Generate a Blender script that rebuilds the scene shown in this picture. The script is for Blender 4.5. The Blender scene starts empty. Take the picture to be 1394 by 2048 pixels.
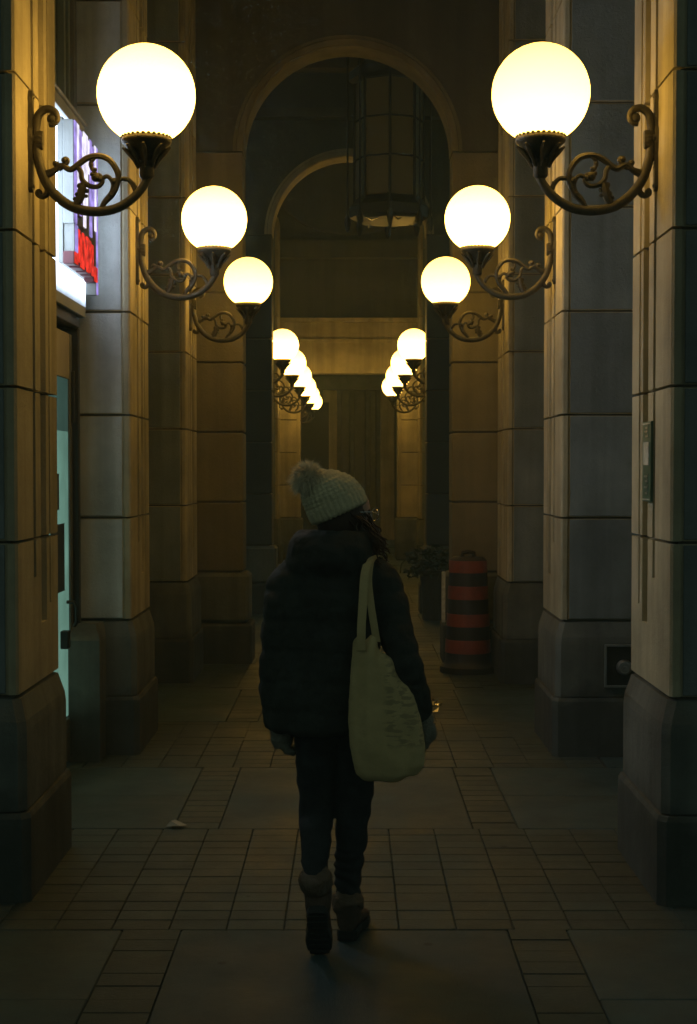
import bpy, bmesh, math, random
from mathutils import Vector, Matrix, noise
R = math.radians
rnd = random.Random(7)
SC = bpy.context.scene
COL = SC.collection

# ------------------------------------------------------------------ camera
cam_d = bpy.data.cameras.new('camera')
cam = bpy.data.objects.new('camera', cam_d); COL.objects.link(cam)
cam_d.sensor_fit = 'VERTICAL'; cam_d.sensor_height = 36.0; cam_d.lens = 50.0
cam_d.clip_start = 0.1; cam_d.clip_end = 1500
cam.location = (0, 0, 1.68)
cam.rotation_euler = (R(90 - 1.69), 0, R(0.08))
SC.camera = cam
SC.cycles.use_denoising = True
SC.cycles.max_bounces = 5
SC.cycles.volume_bounces = 0
SC.cycles.adaptive_threshold = .03
SC.cycles.light_sampling_threshold = .05
SC.cycles.diffuse_bounces = 2
SC.cycles.sample_clamp_indirect = 4.0
SC.cycles.caustics_reflective = False
SC.cycles.caustics_refractive = False
# ------------------------------------------------------------------ night sky
W = bpy.data.worlds.new('World'); SC.world = W; W.use_nodes = True
nt = W.node_tree; nt.nodes.clear()
out = nt.nodes.new('ShaderNodeOutputWorld')
sky = nt.nodes.new('ShaderNodeTexSky'); sky.sky_type = 'NISHITA'; sky.sun_disc = False
sky.sun_elevation = R(-5); sky.sun_rotation = R(150)
b1 = nt.nodes.new('ShaderNodeBackground'); b1.inputs[1].default_value = 0.05
nt.links.new(sky.outputs[0], b1.inputs[0])
b2 = nt.nodes.new('ShaderNodeBackground')            # even city glow of an overcast night
b2.inputs[0].default_value = (0.72, 1.0, 0.84, 1); b2.inputs[1].default_value = 0.115
ad = nt.nodes.new('ShaderNodeAddShader')
nt.links.new(b1.outputs[0], ad.inputs[0]); nt.links.new(b2.outputs[0], ad.inputs[1])
nt.links.new(ad.outputs[0], out.inputs[0])
vs = SC.view_settings
SC.display_settings.display_device = 'sRGB'
vs.view_transform = 'Standard'; vs.look = 'None'; vs.gamma = 1.0; vs.exposure = 0.0
vs.use_curve_mapping = False
GLOBE_COL = (1.0, 0.56, 0.10); GLOBE_STR = 13.5
SIGN_STR = 7.5
HAZE = .005

# ------------------------------------------------------------------ added haze that lifts the dark tones
_hm = bpy.data.meshes.new('haze')
_hm.from_pydata([(x,y,z) for z in (-1.2,9.6) for x,y in ((-62,-42),(62,-42),(62,92),(-62,92))], [], [(0,3,2,1),(4,5,6,7),(0,1,5,4),(1,2,6,5),(2,3,7,6),(3,0,4,7)])
_hz = bpy.data.objects.new('haze', _hm); COL.objects.link(_hz); _hz['kind'] = 'stuff'
_m = bpy.data.materials.new('lift haze'); _m.use_nodes = True; _t = _m.node_tree; _t.nodes.clear()
_o = _t.nodes.new('ShaderNodeOutputMaterial'); _v = _t.nodes.new('ShaderNodeVolumePrincipled')
_v.inputs['Color'].default_value = (.70, 1.0, .92, 1); _v.inputs['Density'].default_value = HAZE; _v.inputs['Anisotropy'].default_value = .0
_t.links.new(_v.outputs[0], _o.inputs['Volume']); _hm.materials.append(_m)
# ================================================================== helpers
class MB:
    def __init__(s): s.v = []; s.f = []
    def add(s, vs_, fs):
        n = len(s.v); s.v += [tuple(p) for p in vs_]; s.f += [tuple(i + n for i in f) for f in fs]; return s
    def box(s, x0, x1, y0, y1, z0, z1):
        return s.add([(x0,y0,z0),(x1,y0,z0),(x1,y1,z0),(x0,y1,z0),(x0,y0,z1),(x1,y0,z1),(x1,y1,z1),(x0,y1,z1)],
                     [(0,3,2,1),(4,5,6,7),(0,1,5,4),(1,2,6,5),(2,3,7,6),(3,0,4,7)])
    def cbox(s, x0, x1, y0, y1, z0, z1, c):          # box with chamfered edges top and vertical
        def ring(i, z):
            a, b, d, e = x0+i, x1-i, y0+i, y1-i
            return [(a+c,d,z),(b-c,d,z),(b,d+c,z),(b,e-c,z),(b-c,e,z),(a+c,e,z),(a,e-c,z),(a,d+c,z)]
        return s.loft([ring(c,z0), ring(0,z0+c), ring(0,z1-c), ring(c,z1)])
    def loft(s, rings, cap0=True, cap1=True, closed=True):
        n = len(rings[0]); vv = [p for r in rings for p in r]; ff = []
        for k in range(len(rings)-1):
            for i in range(n if closed else n-1):
                j = (i+1) % n
                ff.append((k*n+i, k*n+j, (k+1)*n+j, (k+1)*n+i))
        if cap0: ff.append(tuple(range(n-1,-1,-1)))
        if cap1: ff.append(tuple((len(rings)-1)*n+i for i in range(n)))
        return s.add(vv, ff)
    def prism(s, prof, z0, z1):                       # prof [(x,y)] counter-clockwise
        return s.loft([[(x,y,z0) for x,y in prof], [(x,y,z1) for x,y in prof]])
    def lathe(s, prof, c=(0,0,0), n=24, cap0=True, cap1=True, sx=1, sy=1):
        rings = [[(c[0]+r*sx*math.cos(2*math.pi*i/n), c[1]+r*sy*math.sin(2*math.pi*i/n), c[2]+z) for i in range(n)] for r,z in prof]
        return s.loft(rings, cap0, cap1)
    def tube(s, pts, rad, n=8, flat=1.0):
        pts = [Vector(p) for p in pts]
        if not hasattr(rad, '__len__'): rad = [rad]*len(pts)
        rings = []; up = None
        for k, p in enumerate(pts):
            t = (pts[min(k+1,len(pts)-1)] - pts[max(k-1,0)])
            if t.length < 1e-9: t = Vector((0,0,1))
            t.normalize()
            if up is None:
                a = Vector((0,1,0)) if abs(t.y) < .9 else Vector((1,0,0))
                up = (a - t*a.dot(t)).normalized()
            else:
                up = (up - t*up.dot(t)).normalized()
            sd = t.cross(up)
            rings.append([tuple(p + (up*math.cos(2*math.pi*i/n)*flat + sd*math.sin(2*math.pi*i/n))*rad[k]) for i in range(n)])
        return s.loft(rings)
    def ball(s, c, r, n=10, m=7, sc=(1,1,1)):
        rings = []
        for k in range(1, m):
            a = math.pi*k/m
            rings.append([(c[0]+r*sc[0]*math.sin(a)*math.cos(2*math.pi*i/n), c[1]+r*sc[1]*math.sin(a)*math.sin(2*math.pi*i/n), c[2]-r*sc[2]*math.cos(a)) for i in range(n)])
        return s.loft(rings)
    def build(s, name, mat, parent=None, smooth=False, loc=None):
        me = bpy.data.meshes.new(name); me.from_pydata(s.v, [], s.f); me.validate()
        bm = bmesh.new(); bm.from_mesh(me); bmesh.ops.recalc_face_normals(bm, faces=bm.faces); bm.to_mesh(me); bm.free()
        if mat: me.materials.append(mat)
        if smooth:
            me.polygons.foreach_set('use_smooth', [True]*len(me.polygons))
            try: me.set_sharp_from_angle(angle=R(50))
            except Exception: pass
        o = bpy.data.objects.new(name, me); COL.objects.link(o)
        if parent: o.parent = parent
        if loc: o.location = loc
        return o

def catmull(pts, n=6):
    P = [Vector(p) for p in pts]; P = [P[0]*2-P[1]] + P + [P[-1]*2-P[-2]]
    o = []
    for i in range(1, len(P)-2):
        for k in range(n):
            t = k/n; a,b,c,d = P[i-1],P[i],P[i+1],P[i+2]
            o.append(.5*((2*b)+(c-a)*t+(2*a-5*b+4*c-d)*t*t+(3*b-a-3*c+d)*t**3))
    o.append(P[-2]); return o

def remesh(o, vox, smooth_it=3, disp=None):
    m = o.modifiers.new('r','REMESH'); m.mode='VOXEL'; m.voxel_size=vox
    m = o.modifiers.new('s','SMOOTH'); m.iterations=smooth_it; m.factor=.5
    dg = bpy.context.evaluated_depsgraph_get(); dg.update()
    me = bpy.data.meshes.new_from_object(o.evaluated_get(dg))
    o.modifiers.clear(); old = o.data; o.data = me; me.name = o.name
    if disp:
        me.update()
        nrm = [v.normal.copy() for v in me.vertices]
        for v, nn in zip(me.vertices, nrm): v.co += nn*disp(v.co)
    me.polygons.foreach_set('use_smooth', [True]*len(me.polygons))
    return o

def thing(name, label, cat, loc=(0,0,0), group=None):
    o = bpy.data.objects.new(name, None); COL.objects.link(o); o.location = loc
    o.empty_display_size = .1
    o['label'] = label; o['category'] = cat
    if group: o['group'] = group
    return o
def tag(o, label, cat, group=None):
    o['label'] = label; o['category'] = cat
    if group: o['group'] = group
    return o
def struct(o, kind='structure'):
    o['kind'] = kind; return o

# ================================================================== materials
def mat(name, col, rough=.8, metal=0, bump=0, bscale=60, var=.25, vscale=3, rnd_amt=0, emit=None, estr=0, spec=.5, streak=0, dirt=None, detail=6):
    m = bpy.data.materials.new(name); m.use_nodes = True
    t = m.node_tree; N = t.nodes; L = t.links; p = N['Principled BSDF']
    p.inputs['Roughness'].default_value = rough; p.inputs['Metallic'].default_value = metal
    p.inputs['Specular IOR Level'].default_value = spec
    tc = N.new('ShaderNodeTexCoord')
    geo = N.new('ShaderNodeNewGeometry')
    n1 = N.new('ShaderNodeTexNoise'); n1.inputs['Scale'].default_value = vscale; n1.inputs['Detail'].default_value = detail
    n1.inputs['Roughness'].default_value = .65
    L.new(geo.outputs['Position'], n1.inputs['Vector'])
    r = N.new('ShaderNodeMapRange'); r.inputs[1].default_value=.3; r.inputs[2].default_value=.7
    r.inputs[3].default_value = 1-var; r.inputs[4].default_value = 1+var*.6
    L.new(n1.outputs[0], r.inputs[0])
    last = r.outputs[0]
    def mul(a, b):
        q = N.new('ShaderNodeMath'); q.operation='MULTIPLY'; L.new(a, q.inputs[0]); L.new(b, q.inputs[1]); return q.outputs[0]
    if streak:                                        # vertical water stains
        mp = N.new('ShaderNodeMapping'); mp.inputs['Scale'].default_value=(7,7,.35)
        L.new(geo.outputs['Position'], mp.inputs[0])
        n2 = N.new('ShaderNodeTexNoise'); n2.inputs['Scale'].default_value=1.0; n2.inputs['Detail'].default_value=4
        L.new(mp.outputs[0], n2.inputs['Vector'])
        r2 = N.new('ShaderNodeMapRange'); r2.inputs[1].default_value=.42; r2.inputs[2].default_value=.62
        r2.inputs[3].default_value=1; r2.inputs[4].default_value=1-streak
        L.new(n2.outputs[0], r2.inputs[0]); last = mul(last, r2.outputs[0])
    if rnd_amt:
        oi = N.new('ShaderNodeObjectInfo')
        r3 = N.new('ShaderNodeMapRange'); r3.inputs[3].default_value=1-rnd_amt; r3.inputs[4].default_value=1+rnd_amt
        L.new(oi.outputs['Random'], r3.inputs[0]); last = mul(last, r3.outputs[0])
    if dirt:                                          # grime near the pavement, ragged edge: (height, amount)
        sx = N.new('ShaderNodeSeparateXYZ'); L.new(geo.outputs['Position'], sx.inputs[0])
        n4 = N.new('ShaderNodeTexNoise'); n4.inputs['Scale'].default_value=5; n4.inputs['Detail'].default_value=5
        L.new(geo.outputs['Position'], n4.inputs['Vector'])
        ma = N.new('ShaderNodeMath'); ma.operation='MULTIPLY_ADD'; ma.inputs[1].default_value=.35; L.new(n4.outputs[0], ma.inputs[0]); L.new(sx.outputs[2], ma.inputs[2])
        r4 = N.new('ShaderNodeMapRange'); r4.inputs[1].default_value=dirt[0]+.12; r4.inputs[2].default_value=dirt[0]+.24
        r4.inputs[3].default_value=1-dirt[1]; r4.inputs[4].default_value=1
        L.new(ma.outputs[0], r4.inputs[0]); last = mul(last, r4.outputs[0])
    mx = N.new('ShaderNodeVectorMath'); mx.operation='SCALE'; mx.inputs[0].default_value = col
    L.new(last, mx.inputs['Scale']); L.new(mx.outputs[0], p.inputs['Base Color'])
    if bump:
        n3 = N.new('ShaderNodeTexNoise'); n3.inputs['Scale'].default_value = bscale; n3.inputs['Detail'].default_value=8
        n3.inputs['Roughness'].default_value=.7
        L.new(geo.outputs['Position'], n3.inputs['Vector'])
        b = N.new('ShaderNodeBump'); b.inputs['Strength'].default_value=bump; b.inputs['Distance'].default_value=.01
        L.new(n3.outputs[0], b.inputs['Height']); L.new(b.outputs[0], p.inputs['Normal'])
    if emit:
        p.inputs['Emission Color'].default_value = (*emit,1); p.inputs['Emission Strength'].default_value = estr
    return m
M = {}
M['stone'] = mat('limestone', (.40,.355,.235), .85, bump=.6, bscale=45, var=.32, vscale=2.2, rnd_amt=.15, streak=.28)
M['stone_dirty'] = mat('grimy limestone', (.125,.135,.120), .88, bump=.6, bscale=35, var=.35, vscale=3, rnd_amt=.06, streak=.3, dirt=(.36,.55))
M['shadestone'] = mat('shade toned limestone', (.175,.155,.10), .88, bump=.5, bscale=45, var=.3, vscale=1.6, rnd_amt=.10, streak=.2)  # limestone darkened in colour to imitate weaker lamp light on the arch wall
M['darkstone'] = mat('dark grey stone', (.055,.062,.060), .8, bump=.4, bscale=45, var=.3, vscale=1.6, rnd_amt=.10)  # darker tone for blocks and spandrel of the far arch wall
M['shadepanel'] = mat('shade toned grey panel', (.175,.205,.21), .8, bump=.6, bscale=60, var=.3, vscale=2.4, rnd_amt=.16, streak=.3)  # pier fronts darkened and cooled in colour to imitate dim, cool light
M['signlit_panel'] = mat('stained panel with painted sign light', (.50,.54,.55), .85, bump=.7, bscale=60, var=.32, vscale=2.0, rnd_amt=.10, streak=.25)  # second left pier front paled in colour to imitate light from the sign
M['mortar'] = mat('recessed mortar', (.11,.10,.08), .95, bump=.4)
M['plaster'] = mat('plaster', (.085,.082,.066), .9, bump=.3, bscale=20, var=.25, vscale=1.2, streak=.2)
M['ceil'] = mat('ceiling plaster', (.11,.10,.085), .9, bump=.3, bscale=20, var=.25, vscale=1.2)
M['brick'] = mat('grey brown paving brick', (.052,.068,.060), .62, bump=.6, bscale=70, var=.25, vscale=9, rnd_amt=.14)
M['slab'] = mat('grey paving slab', (.046,.077,.080), .6, bump=.5, bscale=90, var=.3, vscale=4, rnd_amt=.1)
M['dslab'] = mat('dark granite panel', (.042,.068,.072), .55, bump=.5, bscale=120, var=.3, vscale=3, rnd_amt=.06)
def gum(m):
    t = m.node_tree; N = t.nodes; L = t.links; p = N['Principled BSDF']; src = p.inputs['Base Color'].links[0].from_socket
    g = N.new('ShaderNodeNewGeometry'); v = N.new('ShaderNodeTexVoronoi'); v.inputs['Scale'].default_value=3.1; L.new(g.outputs['Position'], v.inputs['Vector'])
    a = N.new('ShaderNodeMapRange'); a.inputs[1].default_value=.045; a.inputs[2].default_value=.06; a.inputs[3].default_value=.45; a.inputs[4].default_value=1; L.new(v.outputs['Distance'], a.inputs[0])
    n = N.new('ShaderNodeTexNoise'); n.inputs['Scale'].default_value=1.3; n.inputs['Detail'].default_value=9; n.inputs['Roughness'].default_value=.75; L.new(g.outputs['Position'], n.inputs['Vector'])
    b = N.new('ShaderNodeMapRange'); b.inputs[1].default_value=.35; b.inputs[2].default_value=.65; b.inputs[3].default_value=.68; b.inputs[4].default_value=1.2; L.new(n.outputs[0], b.inputs[0])
    q = N.new('ShaderNodeMath'); q.operation='MULTIPLY'; L.new(a.outputs[0], q.inputs[0]); L.new(b.outputs[0], q.inputs[1])
    k = N.new('ShaderNodeVectorMath'); k.operation='SCALE'; L.new(src, k.inputs[0]); L.new(q.outputs[0], k.inputs['Scale']); L.new(k.outputs[0], p.inputs['Base Color'])
    rr = N.new('ShaderNodeMapRange'); rr.inputs[1].default_value=.35; rr.inputs[2].default_value=.65; rr.inputs[3].default_value=.42; rr.inputs[4].default_value=.75; L.new(n.outputs[0], rr.inputs[0]); L.new(rr.outputs[0], p.inputs['Roughness'])
for k_ in ('brick','slab','dslab'):
    gum(M[k_]); M[k_].node_tree.nodes['Principled BSDF'].inputs['Specular IOR Level'].default_value = .28
M['bed'] = mat('sand joint', (.048,.054,.048), .95, bump=.5)
M['bronze'] = mat('painted cast iron', (.060,.052,.032), .5, metal=.35, bump=.5, bscale=120, var=.4, vscale=30)
M['black'] = mat('black metal', (.018,.018,.016), .5, metal=.4, bump=.2, bscale=80)
M['framem'] = mat('bronze door frame', (.15,.15,.13), .45, metal=.3, bump=.15, bscale=60)
M['dframe'] = mat('dark door frame', (.03,.03,.028), .4, metal=.3)
M['green'] = mat('painted transom', (.12,.15,.13), .6, bump=.2)
M['coat'] = mat('black quilted nylon', (.034,.037,.033), .75, bump=.5, bscale=50, var=.3, vscale=10, spec=.15)
M['jeans'] = mat('dark denim', (.030,.032,.036), .85, bump=.5, bscale=200, var=.3, vscale=20, spec=.2)
M['skin'] = mat('skin', (.42,.26,.19), .55, var=.1)
M['hair'] = mat('reddish brown hair', (.05,.024,.014), .55, bump=.5, bscale=150)
M['knit'] = mat('cream wool knit', (.70,.61,.38), .95, bump=1.0, bscale=110, var=.2, vscale=40)
M['fur'] = mat('cream fur', (.85,.74,.52), .9, var=.2, vscale=40)
M['glove'] = mat('grey fleece mitten', (.26,.25,.20), .95, bump=1, bscale=160, var=.3, vscale=30)
M['boot'] = mat('brown suede', (.07,.042,.026), .85, bump=.6, bscale=120, var=.3, vscale=20)
M['cuff'] = mat('tan shearling', (.16,.11,.07), .95, bump=1, bscale=150)
M['sole'] = mat('black rubber', (.012,.012,.012), .8, bump=.4)
M['orange'] = mat('orange sheeting', (.22,.045,.022), .5, bump=.2, bscale=30, var=.25, vscale=12)
M['blackp'] = mat('black plastic', (.02,.018,.016), .6, bump=.2)
M['pale'] = mat('pale reflective tape', (.5,.5,.42), .5, var=.4, vscale=25)
M['steel'] = mat('worn steel', (.35,.36,.35), .35, metal=.8, bump=.2)
M['chrome'] = mat('polished cap', (.6,.6,.58), .2, metal=1)
M['paper'] = mat('crumpled paper', (.30,.30,.26), .8)
M['leaf'] = mat('dark leaf', (.03,.045,.02), .6)
M['pot'] = mat('dark planter', (.03,.03,.028), .7)
M['gplate'] = mat('green enamel plate', (.05,.12,.085), .4)
M['darkwood'] = mat('dark panelling', (.11,.105,.08), .6, bump=.3, var=.4, vscale=5)
M['panel'] = mat('cream door panel', (.30,.27,.19), .5)

def globe_mat(f=1.0):
    m = bpy.data.materials.new('lit opal glass'); m.use_nodes = True
    t = m.node_tree; N = t.nodes; L = t.links; N.clear()
    o = N.new('ShaderNodeOutputMaterial'); e = N.new('ShaderNodeEmission')
    g = N.new('ShaderNodeTexCoord'); s = N.new('ShaderNodeSeparateXYZ'); L.new(g.outputs['Object'], s.inputs[0])
    r = N.new('ShaderNodeMapRange'); r.inputs[1].default_value=-.17; r.inputs[2].default_value=.2
    r.inputs[3].default_value=1.3*GLOBE_STR*f; r.inputs[4].default_value=.42*GLOBE_STR*f
    L.new(s.outputs[2], r.inputs[0]); L.new(r.outputs[0], e.inputs[1])
    e.inputs[0].default_value = (*GLOBE_COL,1); L.new(e.outputs[0], o.inputs[0]); return m
M['globe'] = globe_mat(); M['globe_old'] = globe_mat(.72); M['globe_mid'] = globe_mat(.75)
def emi(name, col, s, vary=None):
    m = bpy.data.materials.new(name); m.use_nodes = True
    t = m.node_tree; N = t.nodes; L = t.links; N.clear()
    o = N.new('ShaderNodeOutputMaterial'); e = N.new('ShaderNodeEmission'); e.inputs[0].default_value=(*col,1); e.inputs[1].default_value=s
    if vary:
        g = N.new('ShaderNodeNewGeometry'); n = N.new('ShaderNodeTexNoise'); n.inputs['Scale'].default_value=vary[0]
        L.new(g.outputs['Position'], n.inputs['Vector'])
        r = N.new('ShaderNodeMapRange'); r.inputs[1].default_value=.3; r.inputs[2].default_value=.7
        r.inputs[3].default_value=s*(1-vary[1]); r.inputs[4].default_value=s*(1+vary[1]); L.new(n.outputs[0], r.inputs[0]); L.new(r.outputs[0], e.inputs[1])
    L.new(e.outputs[0], o.inputs[0]); return m
M['sign_white'] = emi('lit sign face', (.78,.93,1.12), SIGN_STR, (2.5,.25))
def _sf():
    t = M['sign_white'].node_tree; N = t.nodes; L = t.links
    e = [n for n in N if n.type=='EMISSION'][0]; src = e.inputs[1].links[0].from_socket
    g = N.new('ShaderNodeNewGeometry'); sp = N.new('ShaderNodeSeparateXYZ'); L.new(g.outputs['Position'], sp.inputs[0])
    for a, b in ((2.60,2.80),(3.62,3.40)):
        q = N.new('ShaderNodeMapRange'); q.interpolation_type='SMOOTHSTEP'
        q.inputs[1].default_value=min(a,b); q.inputs[2].default_value=max(a,b)
        q.inputs[3].default_value = .07 if a<b else 1; q.inputs[4].default_value = 1 if a<b else .05
        L.new(sp.outputs[2], q.inputs[0])
        m_ = N.new('ShaderNodeMath'); m_.operation='MULTIPLY'; L.new(src, m_.inputs[0]); L.new(q.outputs[0], m_.inputs[1]); src = m_.outputs[0]
    L.new(src, e.inputs[1])
_sf()
M['sign_lilac'] = emi('lilac lit letter', (.50,.38,1.0), .75, (14,.4))
M['sign_pale'] = emi('white lit letter', (.90,.84,1.0), 1.1, (14,.3))
M['sign_red'] = emi('red lit letter', (1.0,.05,.03), .75, (18,.6))
M['sign_return'] = mat('grey letter return', (.22,.24,.24), .6, bump=.2)
M['sign_dkred'] = mat('dark red letter return', (.10,.02,.03), .6)
def teal_mat(c, s, z0, z1, f):
    m = emi('lit shop window', c, s); N = m.node_tree.nodes; L = m.node_tree.links
    e = [n for n in N if n.type=='EMISSION'][0]
    g = N.new('ShaderNodeNewGeometry'); n = N.new('ShaderNodeTexNoise'); n.inputs['Scale'].default_value=3
    L.new(g.outputs['Position'], n.inputs['Vector'])
    r = N.new('ShaderNodeMapRange'); r.inputs[1].default_value=.3; r.inputs[2].default_value=.7; r.inputs[3].default_value=s*.75; r.inputs[4].default_value=s*1.2
    L.new(n.outputs[0], r.inputs[0]); L.new(r.outputs[0], e.inputs[1]); return m
M['teal'] = teal_mat((.50,1.0,.78), .23, 0, 0, 0)
M['teal_dim'] = teal_mat((.5,1.0,.8), .07, 0, 0, 0)
def glass_mat():
    m = bpy.data.materials.new('frosted lantern glass'); m.use_nodes=True
    p = m.node_tree.nodes['Principled BSDF']; p.inputs['Base Color'].default_value=(.22,.22,.15,1); p.inputs['Roughness'].default_value=.5
    t = m.node_tree; o = t.nodes['Material Output']
    tr = t.nodes.new('ShaderNodeBsdfTranslucent'); tr.inputs[0].default_value=(.55,.5,.35,1)
    mx = t.nodes.new('ShaderNodeMixShader'); mx.inputs[0].default_value=.5
    t.links.new(p.outputs[0], mx.inputs[1]); t.links.new(tr.outputs[0], mx.inputs[2]); t.links.new(mx.outputs[0], o.inputs[0]); return m
M['lglass'] = glass_mat()
def tote_mat():
    m = mat('natural canvas', (.56,.43,.205), .95, bump=.6, bscale=220, var=.18, vscale=12)
    t = m.node_tree; N = t.nodes; L = t.links; p = N['Principled BSDF']
    base = p.inputs['Base Color'].links[0].from_socket
    g = N.new('ShaderNodeNewGeometry'); s = N.new('ShaderNodeSeparateXYZ'); L.new(g.outputs['Position'], s.inputs[0])
    n = N.new('ShaderNodeTexNoise'); n.inputs['Scale'].default_value=32; n.inputs['Detail'].default_value=3
    mp = N.new('ShaderNodeMapping'); mp.inputs['Scale'].default_value=(.6,1,2.2); L.new(g.outputs['Position'], mp.inputs[0]); L.new(mp.outputs[0], n.inputs['Vector'])
    r = N.new('ShaderNodeMapRange'); r.inputs[1].default_value=.52; r.inputs[2].default_value=.56; L.new(n.outputs[0], r.inputs[0])
    a = N.new('ShaderNodeMapRange'); a.inputs[1].default_value=.105; a.inputs[2].default_value=.125; L.new(s.outputs[0], a.inputs[0])
    b = N.new('ShaderNodeMapRange'); b.inputs[1].default_value=.74; b.inputs[2].default_value=.76; L.new(s.outputs[2], b.inputs[0])
    q = N.new('ShaderNodeMath'); q.operation='MULTIPLY'; L.new(r.outputs[0], q.inputs[0]); L.new(a.outputs[0], q.inputs[1])
    q2 = N.new('ShaderNodeMath'); q2.operation='MULTIPLY'; L.new(q.outputs[0], q2.inputs[0]); L.new(b.outputs[0], q2.inputs[1])
    mx = N.new('ShaderNodeMix'); mx.data_type='RGBA'; L.new(q2.outputs[0], mx.inputs[0]); L.new(base, mx.inputs[6]); mx.inputs[7].default_value=(.36,.28,.14,1)
    L.new(mx.outputs[2], p.inputs['Base Color']); return m
M['tote'] = tote_mat()

# ================================================================== dimensions
XL, XR = -1.295, 1.235          # faces of the two rows of piers
ST = 2.84                       # bay length
OH = 0.905                      # half width of the arch openings
ZH = 1.68
JZ = [0.80 + .605*k for k in range(0, 10)]   # joint heights
TOP = 6.2
Y_ARCH = [12.35, 16.67]         # front faces of the two arch walls
Y_DOOR = 26.5

# ================================================================== ground and floor
g = MB(); g.box(-60, 60, -40, 90, -.5, -.012)
struct(g.build('ground', M['bed']))
pav = bpy.data.objects.new('pavement', None); COL.objects.link(pav); struct(pav)
bricks_shared = []
for i in range(6):
    b = MB(); a, c = .1043+rnd.uniform(-.0008,.0004), .0545
    b.cbox(-a, a, -c, c, -.05, 0, .003); o = b.build('paving_brick', M['brick'], pav)
    bricks_shared.append(o.data); bpy.data.objects.remove(o)
nb = [0]
rest = MB()
def brick(x, y, rot=False, w=None):
    dz = rnd.uniform(-.0025, .0008)
    if nb[0] < 300 and 5.0 < y < 9.6:
        o = bpy.data.objects.new('paving_brick', rnd.choice(bricks_shared)); COL.objects.link(o); o.parent = pav
        o.location = (x, y, dz); o.rotation_euler = (R(rnd.uniform(-.4,.4)), R(rnd.uniform(-.25,.25)), R(rnd.uniform(-.35,.35)) + (R(90) if rot else 0))
        nb[0] += 1
    else:
        a, c = (.1043,.0545)
        rest.box(x-a, x+a, y-c, y+c, -.05, dz)
bands = [(5.16, 6.62)]
k = 0
order = [0, 1, 2, -1, 3, 4, 5]
PX0, PX1 = -.62, .575
for b in order:
    y0 = 5.16 + b*ST; rows = 13; dy = 1.46/rows
    for r_ in range(rows):
        for c in range(14):
            brick(-1.51 + .211*(c+.5) + 0, y0 + dy*(r_+.5))
    # side courses beside the panel
    for s in (0, 1):
        for r_ in range(12):
            xx = (PX0-.1055) if s == 0 else (PX1+.1055)
            brick(xx, y0 + 1.46 + ST*0 + 1.38/12*(r_+.5))
rb = rest.build('paving_brick', M['brick'], pav); rb['kind'] = 'stuff'
for b in range(-2, 9):
    y0 = 5.16 + b*ST + 1.465; y1 = y0 + 1.37
    m = MB(); m.cbox(PX0+.002, PX1-.002, y0, y1, -.05, -.002, .004); m.build('paving_panel', M['dslab'], pav)
    ys = [y0, (y0+y1)/2-.0, y1]
    for j in range(2):
        for (xa, xb) in ((-2.9,-1.62),(-1.615,-.834),(.789,1.545),(1.55,2.9)):
            m = MB(); m.cbox(xa+.002, xb-.002, ys[j]+.002, ys[j+1]-.002, -.05, rnd.uniform(-.003,.001), .004); m.build('paving_slab', M['slab'], pav)
for b in range(-2, 9):
    y0 = 5.16 + b*ST
    for j in range(2):
        for (xa, xb) in ((-2.9,-1.52),(1.46,2.9)):
            m = MB(); m.cbox(xa+.002, xb-.002, y0+.73*j+.002, y0+.73*(j+1)-.002, -.05, rnd.uniform(-.003,.001), .004); m.build('paving_slab', M['slab'], pav)
for b in list(range(5, 9)) + [-2]:
    y0 = 5.16 + b*ST
    m = MB(); m.cbox(-1.52, 1.46, y0+.002, y0+1.46, -.05, -.001, .004); m.build('paving_slab', M['slab'], pav)
m = MB(); m.box(-3.2, 3.0, 31, 44, -.05, -.002); m.build('paving_slab', M['slab'], pav)

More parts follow.
